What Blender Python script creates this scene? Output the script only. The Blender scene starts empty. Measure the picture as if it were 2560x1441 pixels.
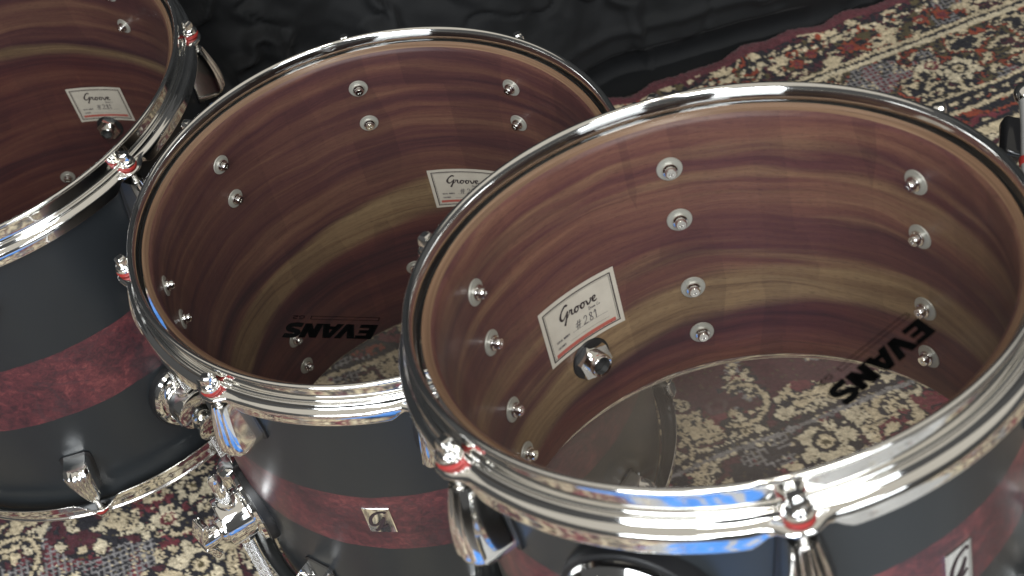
import bpy, bmesh, math, random
import numpy as np
from mathutils import Matrix, Vector
random.seed(7); rng = np.random.default_rng(11)
sc = bpy.context.scene
COL = sc.collection
PI = math.pi

# ------------------------------------------------------------------ camera
CAM = Matrix(((0.969961, 0.243261, 0.0, 0.0), (-0.17744, 0.707511, -0.684064, 0.0),
              (-0.166406, 0.663515, 0.729422, 1.18), (0, 0, 0, 1)))
cd = bpy.data.cameras.new('camera'); co = bpy.data.objects.new('camera', cd); COL.objects.link(co)
co.matrix_world = CAM
cd.sensor_width = 36; cd.lens = 50.718; cd.clip_start = 0.02; cd.clip_end = 60
cd.dof.use_dof = True; cd.dof.focus_distance = 1.10; cd.dof.aperture_fstop = 13.0
sc.camera = co
# ------------------------------------------------------------------ world, lamps, exposure
w = bpy.data.worlds.new('World'); sc.world = w; w.use_nodes = True
w.node_tree.nodes['Background'].inputs[0].default_value = (0.92, 0.92, 0.92, 1)
w.node_tree.nodes['Background'].inputs[1].default_value = 0.085
def area(name, loc, target, sx, sy, radiance, col, shape='RECTANGLE'):
    l = bpy.data.lights.new(name, 'AREA'); l.shape = shape; l.size = sx; l.size_y = sy
    A = sx*sy if shape == 'RECTANGLE' else PI*sx*sy/4
    l.energy = radiance*PI*A; l.color = col
    o = bpy.data.objects.new(name, l); COL.objects.link(o); o.location = loc
    o.rotation_euler = (Vector(target)-Vector(loc)).to_track_quat('-Z', 'Y').to_euler()
    return o
area('ceiling_lamp', (0.1, 0.45, 2.75), (0.1, 0.46, 0), 5.2, 3.5, 0.47, (1.0, 0.93, 0.80))
area('window_lamp', (-0.55, -1.1, 2.25), (0.0, 0.7, 0.4), 0.62, 0.95, 17, (0.95, 0.98, 1.0))
area('window_lamp', (0.62, -1.0, 2.25), (0.0, 0.7, 0.4), 0.62, 0.95, 17, (0.95, 0.98, 1.0))
area('low_fill_lamp', (-1.15, -1.25, 1.25), (0.0, 0.7, 0.25), 1.0, 1.1, 11.0, (0.90, 0.95, 1.0))  # added fill, no real window: lifts the near shell faces and left rug
area('low_fill_lamp', (0.75, -1.35, 1.15), (0.0, 0.7, 0.25), 0.9, 0.9, 3.5, (0.90, 0.95, 1.0))  # weaker added fill from the right, no real window either
for i, (x, y) in enumerate(((-.10, .02), (.04, .02), (-.10, .16), (.04, .16))):
    area('spot_lamp', (0.1+x, 0.15+y, 2.4), (0.1+x, 0.6, 0), 0.07, 0.07, 90, (1, 0.97, 0.9), 'DISK')
sc.view_settings.view_transform = 'Standard'; sc.view_settings.look = 'None'
sc.view_settings.exposure = 0; sc.view_settings.gamma = 1
sc.cycles.use_denoising = True
try: sc.cycles.denoiser = 'OPENIMAGEDENOISE'
except Exception: pass
sc.cycles.max_bounces = 14; sc.cycles.transparent_max_bounces = 24
sc.cycles.glossy_bounces = 8; sc.cycles.sample_clamp_indirect = 6

# ------------------------------------------------------------------ material helpers
def mat(name):
    m = bpy.data.materials.new(name); m.use_nodes = True
    nt = m.node_tree; b = nt.nodes['Principled BSDF']
    return m, nt, b
def N(nt, t, **k):
    n = nt.nodes.new(t)
    for a, v in k.items(): setattr(n, a, v)
    return n
def noise(nt, vec, scale, detail=4, rough=.55, dist=0.0):
    n = N(nt, 'ShaderNodeTexNoise'); n.inputs['Scale'].default_value = scale
    n.inputs['Detail'].default_value = detail; n.inputs['Roughness'].default_value = rough
    n.inputs['Distortion'].default_value = dist
    if vec is not None: nt.links.new(vec, n.inputs['Vector'])
    return n.outputs['Fac']
def mth(nt, op, a, b=None, c=None, clamp=False):
    n = N(nt, 'ShaderNodeMath', operation=op); n.use_clamp = clamp
    for i, x in enumerate((a, b, c)):
        if x is None: continue
        if isinstance(x, (int, float)): n.inputs[i].default_value = x
        else: nt.links.new(x, n.inputs[i])
    return n.outputs[0]
def ramp(nt, fac, stops, interp='LINEAR'):
    n = N(nt, 'ShaderNodeValToRGB'); n.color_ramp.interpolation = interp
    e = n.color_ramp.elements
    while len(e) < len(stops): e.new(0.5)
    for el, (p, c) in zip(e, stops): el.position = p; el.color = tuple(c)+(1,)
    nt.links.new(fac, n.inputs[0]); return n.outputs[0]
def mix(nt, fac, a, b, mode='MIX'):
    n = N(nt, 'ShaderNodeMix', data_type='RGBA', blend_type=mode)
    for s, x in ((n.inputs[0], fac), (n.inputs[6], a), (n.inputs[7], b)):
        if isinstance(x, (int, float)): s.default_value = x
        elif isinstance(x, tuple): s.default_value = x+(1,)
        else: nt.links.new(x, s)
    return n.outputs[2]
def comb(nt, x, y, z=0.0):
    n = N(nt, 'ShaderNodeCombineXYZ')
    for i, q in enumerate((x, y, z)):
        if isinstance(q, (int, float)): n.inputs[i].default_value = q
        else: nt.links.new(q, n.inputs[i])
    return n.outputs[0]
def bump(nt, b, h, strength, dist):
    n = N(nt, 'ShaderNodeBump'); n.inputs['Strength'].default_value = strength; n.inputs['Distance'].default_value = dist
    nt.links.new(h, n.inputs['Height']); nt.links.new(n.outputs[0], b.inputs['Normal'])
def simple(name, col, rough=.5, metal=0.0, spec=.5):
    m, nt, b = mat(name); b.inputs['Base Color'].default_value = tuple(col)+(1,)
    b.inputs['Metallic'].default_value = metal; b.inputs['Specular IOR Level'].default_value = spec
    tc = N(nt, 'ShaderNodeTexCoord')
    r = noise(nt, tc.outputs['Object'], 60, 3)
    nt.links.new(mth(nt, 'MULTIPLY_ADD', r, rough*.35, rough*.82), b.inputs['Roughness'])
    return m
M_CHROME = simple('chrome', (.90, .89, .86), .07, 1)
# chrome has faint smears: very low relief
nt = M_CHROME.node_tree; b = nt.nodes['Principled BSDF']
tc = N(nt, 'ShaderNodeTexCoord'); bump(nt, b, noise(nt, tc.outputs['Object'], 35, 2), .05, .002)
M_STEEL = simple('satin_steel', (.40, .39, .34), .42, .3)
M_PALE = simple('pale_steel', (.42, .42, .41), .35, .5)
M_RUBBER = simple('black_rubber', (.010, .010, .011), .45)
M_BLACKRING = simple('black_ring', (.006, .006, .006), .6)
M_RED = simple('red_nylon', (.28, .022, .018), .45)
M_INK = simple('black_ink', (.003, .003, .003), .7, 0, 0.0)
M_SOFTINK = simple('brown_ink', (.035, .022, .025), .6)
M_PAPERRED = simple('red_print', (.50, .12, .09), .6)
M_PENCIL = simple('pen_ink', (.10, .09, .10), .6)
m, nt, b = mat('label_paper'); tc = N(nt, 'ShaderNodeTexCoord')
nt.links.new(ramp(nt, noise(nt, tc.outputs['Object'], 90, 4), [(.3, (.58, .53, .44)), (.7, (.65, .60, .50))]), b.inputs['Base Color'])
b.inputs['Roughness'].default_value = .6; M_PAPER = m

def knurled(name, spiral=1):
    m, nt, b = mat(name); b.inputs['Base Color'].default_value = (.86, .86, .85, 1)
    b.inputs['Metallic'].default_value = 1; b.inputs['Roughness'].default_value = .24
    uv = N(nt, 'ShaderNodeUVMap'); s = N(nt, 'ShaderNodeSeparateXYZ'); nt.links.new(uv.outputs[0], s.inputs[0])
    a = mth(nt, 'SINE', mth(nt, 'MULTIPLY', mth(nt, 'ADD', s.outputs[0], s.outputs[1]), 2*PI))
    c = mth(nt, 'SINE', mth(nt, 'MULTIPLY', mth(nt, 'SUBTRACT', s.outputs[0], s.outputs[1]), 2*PI))
    bump(nt, b, mth(nt, 'MULTIPLY', a, c) if spiral == 1 else a, .9, .0004)
    return m
M_KNURL = knurled('knurled_chrome')

# rod thread: rings by height
m, nt, b = mat('threaded_steel'); b.inputs['Base Color'].default_value = (.72, .69, .64, 1); b.inputs['Metallic'].default_value = 1
b.inputs['Roughness'].default_value = .22; tc = N(nt, 'ShaderNodeTexCoord'); s = N(nt, 'ShaderNodeSeparateXYZ')
nt.links.new(tc.outputs['Object'], s.inputs[0])
bump(nt, b, mth(nt, 'SINE', mth(nt, 'MULTIPLY', s.outputs[2], 2*PI/.0009)), .8, .0003); M_THREAD = m

def shell_outer(name, z0, z1, seed):
    """satin black lacquer with a mottled burgundy band between heights z0 and z1"""
    m, nt, b = mat(name)
    tc = N(nt, 'ShaderNodeTexCoord'); s = N(nt, 'ShaderNodeSeparateXYZ'); nt.links.new(tc.outputs['Object'], s.inputs[0])
    mp = N(nt, 'ShaderNodeMapping'); mp.inputs['Location'].default_value = (seed, seed*.7, 0); nt.links.new(tc.outputs['Object'], mp.inputs[0])
    v = mp.outputs[0]
    wob = mth(nt, 'MULTIPLY', mth(nt, 'SUBTRACT', noise(nt, v, 22, 3), .5), .006)
    z = mth(nt, 'ADD', s.outputs[2], wob)
    hard = mth(nt, 'MULTIPLY', mth(nt, 'GREATER_THAN', z, z0), mth(nt, 'LESS_THAN', z, z1))
    mott = noise(nt, v, 26, 7, .68, .6); fine = noise(nt, v, 170, 4, .7, 1.0)
    f = mth(nt, 'ADD', mth(nt, 'MULTIPLY', mott, .60), mth(nt, 'MULTIPLY', fine, .44))
    red = ramp(nt, f, [(.34, (.022, .014, .018)), (.46, (.052, .020, .025)), (.56, (.096, .028, .033)), (.70, (.20, .058, .056))])
    vein = mth(nt, 'LESS_THAN', mth(nt, 'ABSOLUTE', mth(nt, 'SUBTRACT', noise(nt, v, 14, 4, .6, 1.4), .5)), .012)
    red = mix(nt, mth(nt, 'MULTIPLY', vein, .35), red, (.05, .03, .035))
    nt.links.new(mix(nt, hard, (.0180, .0210, .0235), red), b.inputs['Base Color'])
    nt.links.new(mth(nt, 'MULTIPLY_ADD', noise(nt, v, 120, 3), .05, .30), b.inputs['Roughness'])
    b.inputs['Specular IOR Level'].default_value = .55
    bump(nt, b, noise(nt, v, 900, 2), .04, .0003)
    return m
def wood_inner(name, seed, vc0, vc1, vw, tan, warm):
    """shell inside: grain runs round the drum. UV = (angle*radius, height); the tan sapwood band follows vc0+vc1*u"""
    m, nt, b = mat(name)
    uv = N(nt, 'ShaderNodeUVMap'); s = N(nt, 'ShaderNodeSeparateXYZ'); nt.links.new(uv.outputs[0], s.inputs[0])
    u, z = s.outputs[0], s.outputs[1]
    warp = mth(nt, 'MULTIPLY', mth(nt, 'SUBTRACT', noise(nt, comb(nt, mth(nt, 'MULTIPLY', u, 4.0), mth(nt, 'MULTIPLY', z, 9.0), seed), 1, 3), .5), .045)
    zz = mth(nt, 'ADD', z, warp)
    def str_(su, sv, det, off, rough=.6): return noise(nt, comb(nt, mth(nt, 'MULTIPLY', u, su), mth(nt, 'MULTIPLY', zz, sv), seed+off), 1, det, rough)
    big = str_(1.6, 34, 3, 3.1); mid = str_(5, 130, 5, 7.7, .7); fine = str_(26, 900, 3, 1.3)
    sapn = str_(2.6, 36, 4, 11)
    base = ramp(nt, mth(nt, 'ADD', mth(nt, 'MULTIPLY_ADD', mth(nt, 'SUBTRACT', big, .5), .85, .5), mth(nt, 'MULTIPLY', mth(nt, 'SUBTRACT', mid, .5), .60)),
                [(.30, (.056, .024, .029)), (.44, (.106, .041, .040)), (.56, (.155, .067, .050)), (.72, (.23, .118, .074))])
    tanc = ramp(nt, mid, [(.3, (.20, .125, .062)), (.5, (.28, .185, .095)), (.7, (.34, .235, .125))])
    streak = mth(nt, 'MULTIPLY', mth(nt, 'SUBTRACT', mth(nt, 'MULTIPLY', sapn, 1.0), 1-tan), 7.0, clamp=True)
    cen = mth(nt, 'MULTIPLY_ADD', u, vc1, vc0)
    d = mth(nt, 'ABSOLUTE', mth(nt, 'SUBTRACT', zz, cen))
    band = mth(nt, 'MULTIPLY', mth(nt, 'SUBTRACT', vw, d), 130.0, clamp=True)
    band = mth(nt, 'MULTIPLY', band, mth(nt, 'MULTIPLY_ADD', mid, .8, .45), clamp=True)
    low = mth(nt, 'MULTIPLY', mth(nt, 'SUBTRACT', mth(nt, 'SUBTRACT', cen, vw*.8), zz), 120.0, clamp=True)
    streak = mth(nt, 'MULTIPLY', streak, mth(nt, 'MULTIPLY_ADD', low, -.9, 1.0))
    base = mix(nt, mth(nt, 'MULTIPLY', low, .75), base, mix(nt, 1.0, base, (.98, .72, .76), 'MULTIPLY'))
    c = mix(nt, mth(nt, 'MULTIPLY', streak, .58), base, tanc); c = mix(nt, band, c, tanc)
    # plies laid in sheets: faint upright patches
    vo = N(nt, 'ShaderNodeTexVoronoi', distance='CHEBYCHEV'); vo.inputs['Scale'].default_value = 1
    nt.links.new(comb(nt, mth(nt, 'MULTIPLY', u, 34), mth(nt, 'MULTIPLY', z, 7), seed), vo.inputs['Vector'])
    s2 = N(nt, 'ShaderNodeSeparateColor'); nt.links.new(vo.outputs['Color'], s2.inputs[0])
    c = mix(nt, mth(nt, 'MULTIPLY', s2.outputs[0], .26), c, (.030, .014, .018))
    dark = str_(3.2, 300, 6, 21, .8)
    c = mix(nt, mth(nt, 'MULTIPLY', mth(nt, 'MULTIPLY', mth(nt, 'SUBTRACT', dark, .54), 9.0, clamp=True), .42), c, (.035, .014, .014))
    pore = noise(nt, comb(nt, mth(nt, 'MULTIPLY', u, 170), mth(nt, 'MULTIPLY', zz, 2200), seed), 1, 2)
    c = mix(nt, mth(nt, 'MULTIPLY', mth(nt, 'GREATER_THAN', pore, .60), .35), c, (.03, .015, .015))
    g = N(nt, 'ShaderNodeHueSaturation'); g.inputs['Value'].default_value = warm; nt.links.new(c, g.inputs['Color'])
    nt.links.new(g.outputs[0], b.inputs['Base Color'])
    b.inputs['Roughness'].default_value = .42; b.inputs['Specular IOR Level'].default_value = .35
    bump(nt, b, fine, .08, .0004)
    return m
m, nt, b = mat('bearing_edge_wood'); uv = N(nt, 'ShaderNodeUVMap'); s = N(nt, 'ShaderNodeSeparateXYZ'); nt.links.new(uv.outputs[0], s.inputs[0])
f = noise(nt, comb(nt, mth(nt, 'MULTIPLY', s.outputs[0], 9), mth(nt, 'MULTIPLY', s.outputs[1], 900), 0), 1, 4)
nt.links.new(ramp(nt, f, [(.3, (.13, .075, .045)), (.55, (.205, .12, .072)), (.75, (.29, .19, .12))]), b.inputs['Base Color'])
b.inputs['Roughness'].default_value = .25; M_EDGE = m

def film(name, tint, haze, hcol, rough):
    m = bpy.data.materials.new(name); m.use_nodes = True; nt = m.node_tree; nt.nodes.clear()
    out = N(nt, 'ShaderNodeOutputMaterial'); tr = N(nt, 'ShaderNodeBsdfTransparent'); tr.inputs[0].default_value = tuple(tint)+(1,)
    gl = N(nt, 'ShaderNodeBsdfGlossy'); gl.inputs['Roughness'].default_value = rough
    df = N(nt, 'ShaderNodeBsdfDiffuse'); df.inputs[0].default_value = tuple(hcol)+(1,)
    ge = N(nt, 'ShaderNodeNewGeometry'); dp_ = N(nt, 'ShaderNodeVectorMath', operation='DOT_PRODUCT')
    nt.links.new(ge.outputs['Incoming'], dp_.inputs[0]); nt.links.new(ge.outputs['Normal'], dp_.inputs[1])
    fr = mth(nt, 'MULTIPLY_ADD', mth(nt, 'POWER', mth(nt, 'SUBTRACT', 1.0, mth(nt, 'ABSOLUTE', dp_.outputs['Value']), clamp=True), 5.0), .93, .05)
    tc = N(nt, 'ShaderNodeTexCoord')
    h = mth(nt, 'MULTIPLY', noise(nt, tc.outputs['Object'], 9, 5, .6, .8), haze*2)
    m1 = N(nt, 'ShaderNodeMixShader'); nt.links.new(h, m1.inputs[0]); nt.links.new(tr.outputs[0], m1.inputs[1]); nt.links.new(df.outputs[0], m1.inputs[2])
    m2 = N(nt, 'ShaderNodeMixShader'); nt.links.new(fr, m2.inputs[0])
    nt.links.new(m1.outputs[0], m2.inputs[1]); nt.links.new(gl.outputs[0], m2.inputs[2]); nt.links.new(m2.outputs[0], out.inputs[0])
    return m
M_FILM = film('clear_film', (.95, .95, .95), .005, (.5, .5, .5), .04)
M_FILM2 = film('hazy_film', (.88, .86, .83), .18, (.56, .50, .43), .06)

# ------------------------------------------------------------------ mesh helpers
def mesh(name, verts, faces, mats, smooth=True, uvs=None, mi=None, sharp=None):
    me = bpy.data.meshes.new(name); me.from_pydata([tuple(map(float, v)) for v in verts], [], faces)
    for m_ in (mats if isinstance(mats, (list, tuple)) else [mats]): me.materials.append(m_)
    if uvs is not None:
        l = me.uv_layers.new(name='UVMap'); idx = np.empty(len(me.loops), int); me.loops.foreach_get('vertex_index', idx)
        l.data.foreach_set('uv', np.asarray(uvs, float)[idx].ravel())
    if mi is not None: me.polygons.foreach_set('material_index', mi)
    me.polygons.foreach_set('use_smooth', [smooth]*len(me.polygons))
    if sharp is not None:
        bm = bmesh.new(); bm.from_mesh(me); bmesh.ops.recalc_face_normals(bm, faces=bm.faces)
        for e in bm.edges:
            if len(e.link_faces) == 2 and e.calc_face_angle(0) > math.radians(sharp): e.smooth = False
        bm.to_mesh(me); bm.free()
    me.update(); return me
def obj(name, me, parent=None, loc=(0, 0, 0), rot=None, mtx=None, label=None):
    o = bpy.data.objects.new(name, me); COL.objects.link(o)
    if parent is not None: o.parent = parent
    if mtx is not None: o.matrix_local = mtx
    else:
        o.location = loc
        if rot is not None: o.rotation_euler = rot
    if label: o['label'] = label
    return o
def thing(name, label, cat, mtx=None, group=None, me=None):
    o = bpy.data.objects.new(name, me); COL.objects.link(o)
    if mtx is not None: o.matrix_world = mtx
    o['label'] = label; o['category'] = cat
    if group: o['group'] = group
    return o
def chaikin(p, it=2, closed=True):
    p = np.asarray(p, float)
    for _ in range(it):
        q = np.roll(p, -1, 0); a = .75*p+.25*q; c = .25*p+.75*q
        p = np.stack([a, c], 1).reshape(-1, p.shape[1])
    return p
class MB:
    """collects pieces of one part"""
    def __init__(s): s.v = []; s.f = []; s.uv = []
    def add(s, v, f, uv=None):
        n = len(s.v); s.v += [tuple(x) for x in v]; s.f += [tuple(i+n for i in q) for q in f]
        s.uv += list(uv) if uv is not None else [(0, 0)]*len(v)
    def lathe(s, prof, n=24, M=None, cap=True, kn=None, twist=0):
        """prof = [(r, z)] turned about z"""
        M = M or Matrix(); v = []; uv = []
        for r, z in prof:
            for i in range(n):
                a = 2*PI*i/n+twist; v.append(M @ Vector((r*math.cos(a), r*math.sin(a), z)))
                uv.append((i/n*(kn or 1), z*(800 if kn else 1)))
        f = [(k*n+i, k*n+(i+1) % n, (k+1)*n+(i+1) % n, (k+1)*n+i) for k in range(len(prof)-1) for i in range(n)]
        if cap: f += [tuple(range(n))[::-1], tuple((len(prof)-1)*n+i for i in range(n))]
        s.add(v, f, uv)
    def box(s, sx, sy, sz, M=None, bev=.0):
        M = M or Matrix(); bm = bmesh.new(); bmesh.ops.create_cube(bm, size=1)
        for v in bm.verts: v.co = Vector((v.co.x*sx, v.co.y*sy, v.co.z*sz))
        if bev: bmesh.ops.bevel(bm, geom=list(bm.edges), offset=bev, segments=3, affect='EDGES', profile=.5)
        bm.verts.index_update(); s.add([M @ v.co for v in bm.verts], [tuple(v.index for v in f.verts) for f in bm.faces]); bm.free()
    def prism(s, poly, z0, z1, M=None):
        M = M or Matrix(); n = len(poly)
        v = [M @ Vector((x, y, z0)) for x, y in poly]+[M @ Vector((x, y, z1)) for x, y in poly]
        f = [tuple(range(n))[::-1], tuple(range(n, 2*n))]+[(i, (i+1) % n, n+(i+1) % n, n+i) for i in range(n)]
        s.add(v, f)
    def tube(s, pts, r, n=10):
        pts = [Vector(p) for p in pts]; v = []; 
        for k, p in enumerate(pts):
            t = (pts[min(k+1, len(pts)-1)]-pts[max(k-1, 0)]).normalized()
            q = t.to_track_quat('Z', 'Y')
            for i in range(n):
                a = 2*PI*i/n; v.append(p+q @ Vector((r*math.cos(a), r*math.sin(a), 0)))
        f = [(k*n+i, k*n+(i+1) % n, (k+1)*n+(i+1) % n, (k+1)*n+i) for k in range(len(pts)-1) for i in range(n)]
        f += [tuple(range(n))[::-1], tuple((len(pts)-1)*n+i for i in range(n))]
        s.add(v, f)
    def me(s, name, mats, smooth=True, sharp=40): return mesh(name, s.v, s.f, mats, smooth, s.uv, None, sharp)
T = Matrix.Translation
def R3(axis, deg): return Matrix.Rotation(math.radians(deg), 4, axis)

# ------------------------------------------------------------------ small shared parts (origin on the shell surface, x = outward, z = up)
def lug_mesh(flip):
    S = []; ns = 22
    for k in range(ns+1):
        s_ = k/ns
        if s_ <= .86:
            q = s_/.86; hw = .0064+.0062*q**.8; dep = .0202+.0072*math.sin(q*PI*.55)
            cut = 1.0
        else:
            q = (s_-.86)/.14; hw = .0126-.0026*q**2.2; dep = .02731-.0080*q**2; cut = 1-.5*q
        z = -.0238-.0492*s_
        pts = [(-.001, -hw)]
        pts.append((dep-.010, -hw)); pts.append((dep-.0062, -hw*.97))
        nf = 28
        for i in range(nf+1):
            t = -1+2*i/nf
            sc_ = abs(math.sin((t+1)*PI*2.0))*.0013*cut
            pts.append((dep-.0052*abs(t)**2.4-.0013*cut+sc_, hw*.95*t))
        pts += [(dep-.0062, hw*.97), (dep-.010, hw), (-.001, hw)]
        S.append([(x, y, z if not flip else -z) for x, y in pts])
    n = len(S[0]); v = [p for r_ in S for p in r_]
    f = [(k*n+i, k*n+(i+1) % n, (k+1)*n+(i+1) % n, (k+1)*n+i) for k in range(ns) for i in range(n)]
    f += [tuple(range(n)), tuple(ns*n+i for i in range(n))[::-1]]
    return mesh('lug', v, f, M_CHROME, True, None, None, 38)
def gasket_mesh(flip):
    mb = MB(); poly = []
    for (y, z) in ((-.0078, -.0222), (.0078, -.0222), (.0142, -.062), (.0142, -.072), (.0105, -.0752), (-.0105, -.0752), (-.0142, -.072), (-.0142, -.062)):
        poly.append((y, z if not flip else -z))
    mb.prism(poly, -.0012, .0013, Matrix(((0, 0, 1, 0), (1, 0, 0, 0), (0, 1, 0, 0), (0, 0, 0, 1))))
    return mb.me('gasket', M_RUBBER)
LUG = {0: lug_mesh(0), 1: lug_mesh(1)}; GAS = {0: gasket_mesh(0), 1: gasket_mesh(1)}
XOUT = Matrix(((0, 0, 1, 0), (0, 1, 0, 0), (-1, 0, 0, 0), (0, 0, 0, 1)))   # z of a lathe -> x (outward)
XIN = Matrix(((0, 0, -1, 0), (0, 1, 0, 0), (1, 0, 0, 0), (0, 0, 0, 1)))
mb = MB(); mb.lathe([(.0026, 0), (.0078, 0), (.0080, .0006), (.0077, .0012), (.0026, .0013)], 28, XIN, False); WASHER = mb.me('washer', M_STEEL)
mb = MB(); mb.lathe([(.0048, .0012), (.0049, .0032), (.0046, .0042), (.0036, .0046), (.0036, .0076), (.0030, .0086), (.0012, .0086), (.0010, .0078)], 16, XIN)
mb.v = [(x*.80, y, z) for x, y, z in mb.v]; SCREW = mb.me('screw', M_CHROME)
def rod_mesh(flip):
    mb = MB(); F = Matrix.Scale(-1, 4, (0, 0, 1)) if flip else Matrix()
    mb.lathe([(.0027, -.022), (.0027, -.0035)], 16, F)
    mb.lathe([(.0040, -.0202), (.0043, -.0190), (.0043, -.0183), (.0030, -.0175)], 18, F)
    me = mb.me('tension_rod', M_THREAD); return me
def head_mesh(flip):
    mb = MB(); F = Matrix.Scale(-1, 4, (0, 0, 1)) if flip else Matrix()
    mb.lathe([(.0030, .0002), (.0066, .0002), (.0070, .0010), (.0068, .0020), (.0058, .0022), (.0060, .0034), (.0054, .0050), (.0040, .0060)], 24, F)
    sq = []
    for z, r in ((.0040, .0045), (.0096, .0043), (.0112, .0037), (.0122, .0024)):
        ring = []
        for i in range(16):
            a = 2*PI*i/16+PI/4; k = 1/max(abs(math.cos(a)), abs(math.sin(a)))
            k = min(k, 1.27); ring.append((r*k*math.cos(a)*.88, r*k*math.sin(a)*.88, z if not flip else -z))
        sq.append(ring)
    n = 16; v = [p for q in sq for p in q]; f = [(k*n+i, k*n+(i+1) % n, (k+1)*n+(i+1) % n, (k+1)*n+i) for k in range(3) for i in range(n)]
    f += [tuple(range(48, 64))]; mb.add(v, f)
    return mb.me('rod_head', M_CHROME, True, 35)
def redw_mesh(flip):
    mb = MB(); F = Matrix.Scale(-1, 4, (0, 0, 1)) if flip else Matrix()
    mb.lathe([(.0030, -.0030), (.0060, -.0030), (.0069, -.0024), (.0072, -.0012), (.0069, -.0002), (.0060, .0002), (.0030, .0002)], 26, F, False)
    return mb.me('red_washer', M_RED)
ROD = {i: rod_mesh(i) for i in (0, 1)}; RHEAD = {i: head_mesh(i) for i in (0, 1)}; RW = {i: redw_mesh(i) for i in (0, 1)}

def sstep(x, a, b_):
    t = min(1, max(0, (x-a)/(b_-a))); return t*t*(3-2*t)
def hoop_mesh(R, n_lug, flip, dp):
    seg = 48*n_lug; P = []
    for i in range(seg):
        a = 2*PI*i/seg; d = abs((a+PI/n_lug) % (2*PI/n_lug)-PI/n_lug)*(R+.0135)     # arc metres from nearest rod
        e = 1-sstep(d, .0085, .0235)      # 1 at ear, 0 away
        ear = 1-sstep(d, .003, .0150)
        sk = 1-e*.93
        pr = [(.0020, -.0060), (.0020, .0010), (.0022, .0040), (.0026, .0066), (.0036, .0086), (.0050, .0096), (.0066, .0092), (.0075, .0080), (.0070, .0066),
              (.0058, .0062), (.0056, .0050), (.0056, -.0030), (.0058, -.0052), (.0066, -.0064), (.0074, -.0062), (.0086, -.0056), (.0097, -.0061), (.0101, -.0076), (.0110, -.0090+.0004*e),
              (.0124+.001*ear, -.0098+.0010*e), (.0140+.0052*ear, -.0106+.0014*e), (.0149+.0062*ear, -.0122+.0014*e), (.0151+.0062*ear, -.0114-.0086*sk+.0006*e),
              (.0152+.0060*ear, -.0120-.0090*sk+.0006*e), (.0144+.0058*ear, -.0122-.0088*sk+.0006*e),
              (.0141+.0052*ear, -.0136+.0012*e), (.0128+.003*ear, -.0122+.0002*e), (.0100, -.0112), (.0070, -.0100), (.0048, -.0080)]
        pr = chaikin(pr, 1)
        P.append([((R+r)*math.cos(a), (R+r)*math.sin(a), z if not flip else -dp-z) for r, z in pr])
    n = len(P[0]); v = [p for r_ in P for p in r_]
    f = [(k*n+i, k*n+(i+1) % n, ((k+1) % seg)*n+(i+1) % n, ((k+1) % seg)*n+i) for k in range(seg) for i in range(n)]
    return mesh('hoop', v, f, M_CHROME, True, None, None, 75)
def ring_mesh(name, prof, mats, seg=240, mi=None):
    v = []; n = len(prof)
    for k in range(seg):
        a = 2*PI*k/seg
        v += [(r*math.cos(a), r*math.sin(a), z) for r, z in prof]
    f = [(k*n+i, k*n+(i+1) % n, ((k+1) % seg)*n+(i+1) % n, ((k+1) % seg)*n+i) for k in range(seg) for i in range(n)]
    return mesh(name, v, f, mats, True, None, None, 30)
def shell_mesh(R, dp, wt, mats):
    """separate rings with their own UV (angle*radius from -180..180, height)"""
    prof = [(R-.0012, -.0022), (R-.0006, -.0006), (R-.0012, 0), (R-.0022, -.0004), (R-.0050, -.0030)]
    inn = [(R-.0050, -.0030), (R-.0062, -.0044), (R-wt, -.0062)]
    bot = [(r, -dp-z) for r, z in prof[::-1]]
    out = [(R-.0012, -dp+.0022+(dp-.0044)*i/8) for i in range(9)]
    loops = [(out, 0), (prof, 2), (inn[:2]+[(R-wt, -.0062+(-dp+.0124)*i/12) for i in range(13)]+[(r, -dp-z) for r, z in inn[:2][::-1]], 1), (bot, 2)]
    v = []; f = []; uv = []; mi = []; seg = 256
    for pr, k_ in loops:
        n0 = len(v); m_ = len(pr)
        for k in range(seg+1):
            a = -PI+2*PI*k/seg
            for r, z in pr: v.append((r*math.cos(a), r*math.sin(a), z)); uv.append((a*(R-wt), z))
        for k in range(seg):
            for i in range(m_-1):
                f.append((n0+k*m_+i, n0+(k+1)*m_+i, n0+(k+1)*m_+i+1, n0+k*m_+i+1)); mi.append(k_)
    return mesh('shell', v, f, mats, True, uv, mi)
def head_film_mesh(R, z, side, m_):
    v = [(0, 0, z)]; f = []; seg = 192; rr = [.03, .07, R*.7, R-.006, R-.0012, R+.0006, R+.0020, R+.0022]
    zz = [0, 0, 0, 0, .0003, .0001, -.0012, -.0040]
    for r, dz in zip(rr, zz):
        for k in range(seg): a = 2*PI*k/seg; v.append((r*math.cos(a), r*math.sin(a), z+side*dz))
    f += [(0, 1+k, 1+(k+1) % seg) for k in range(seg)]
    for q in range(len(rr)-1):
        for k in range(seg): a = 1+q*seg; f.append((a+k, a+seg+k, a+seg+(k+1) % seg, a+(k+1) % seg))
    return mesh('drumhead', v, f, m_, True)

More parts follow.
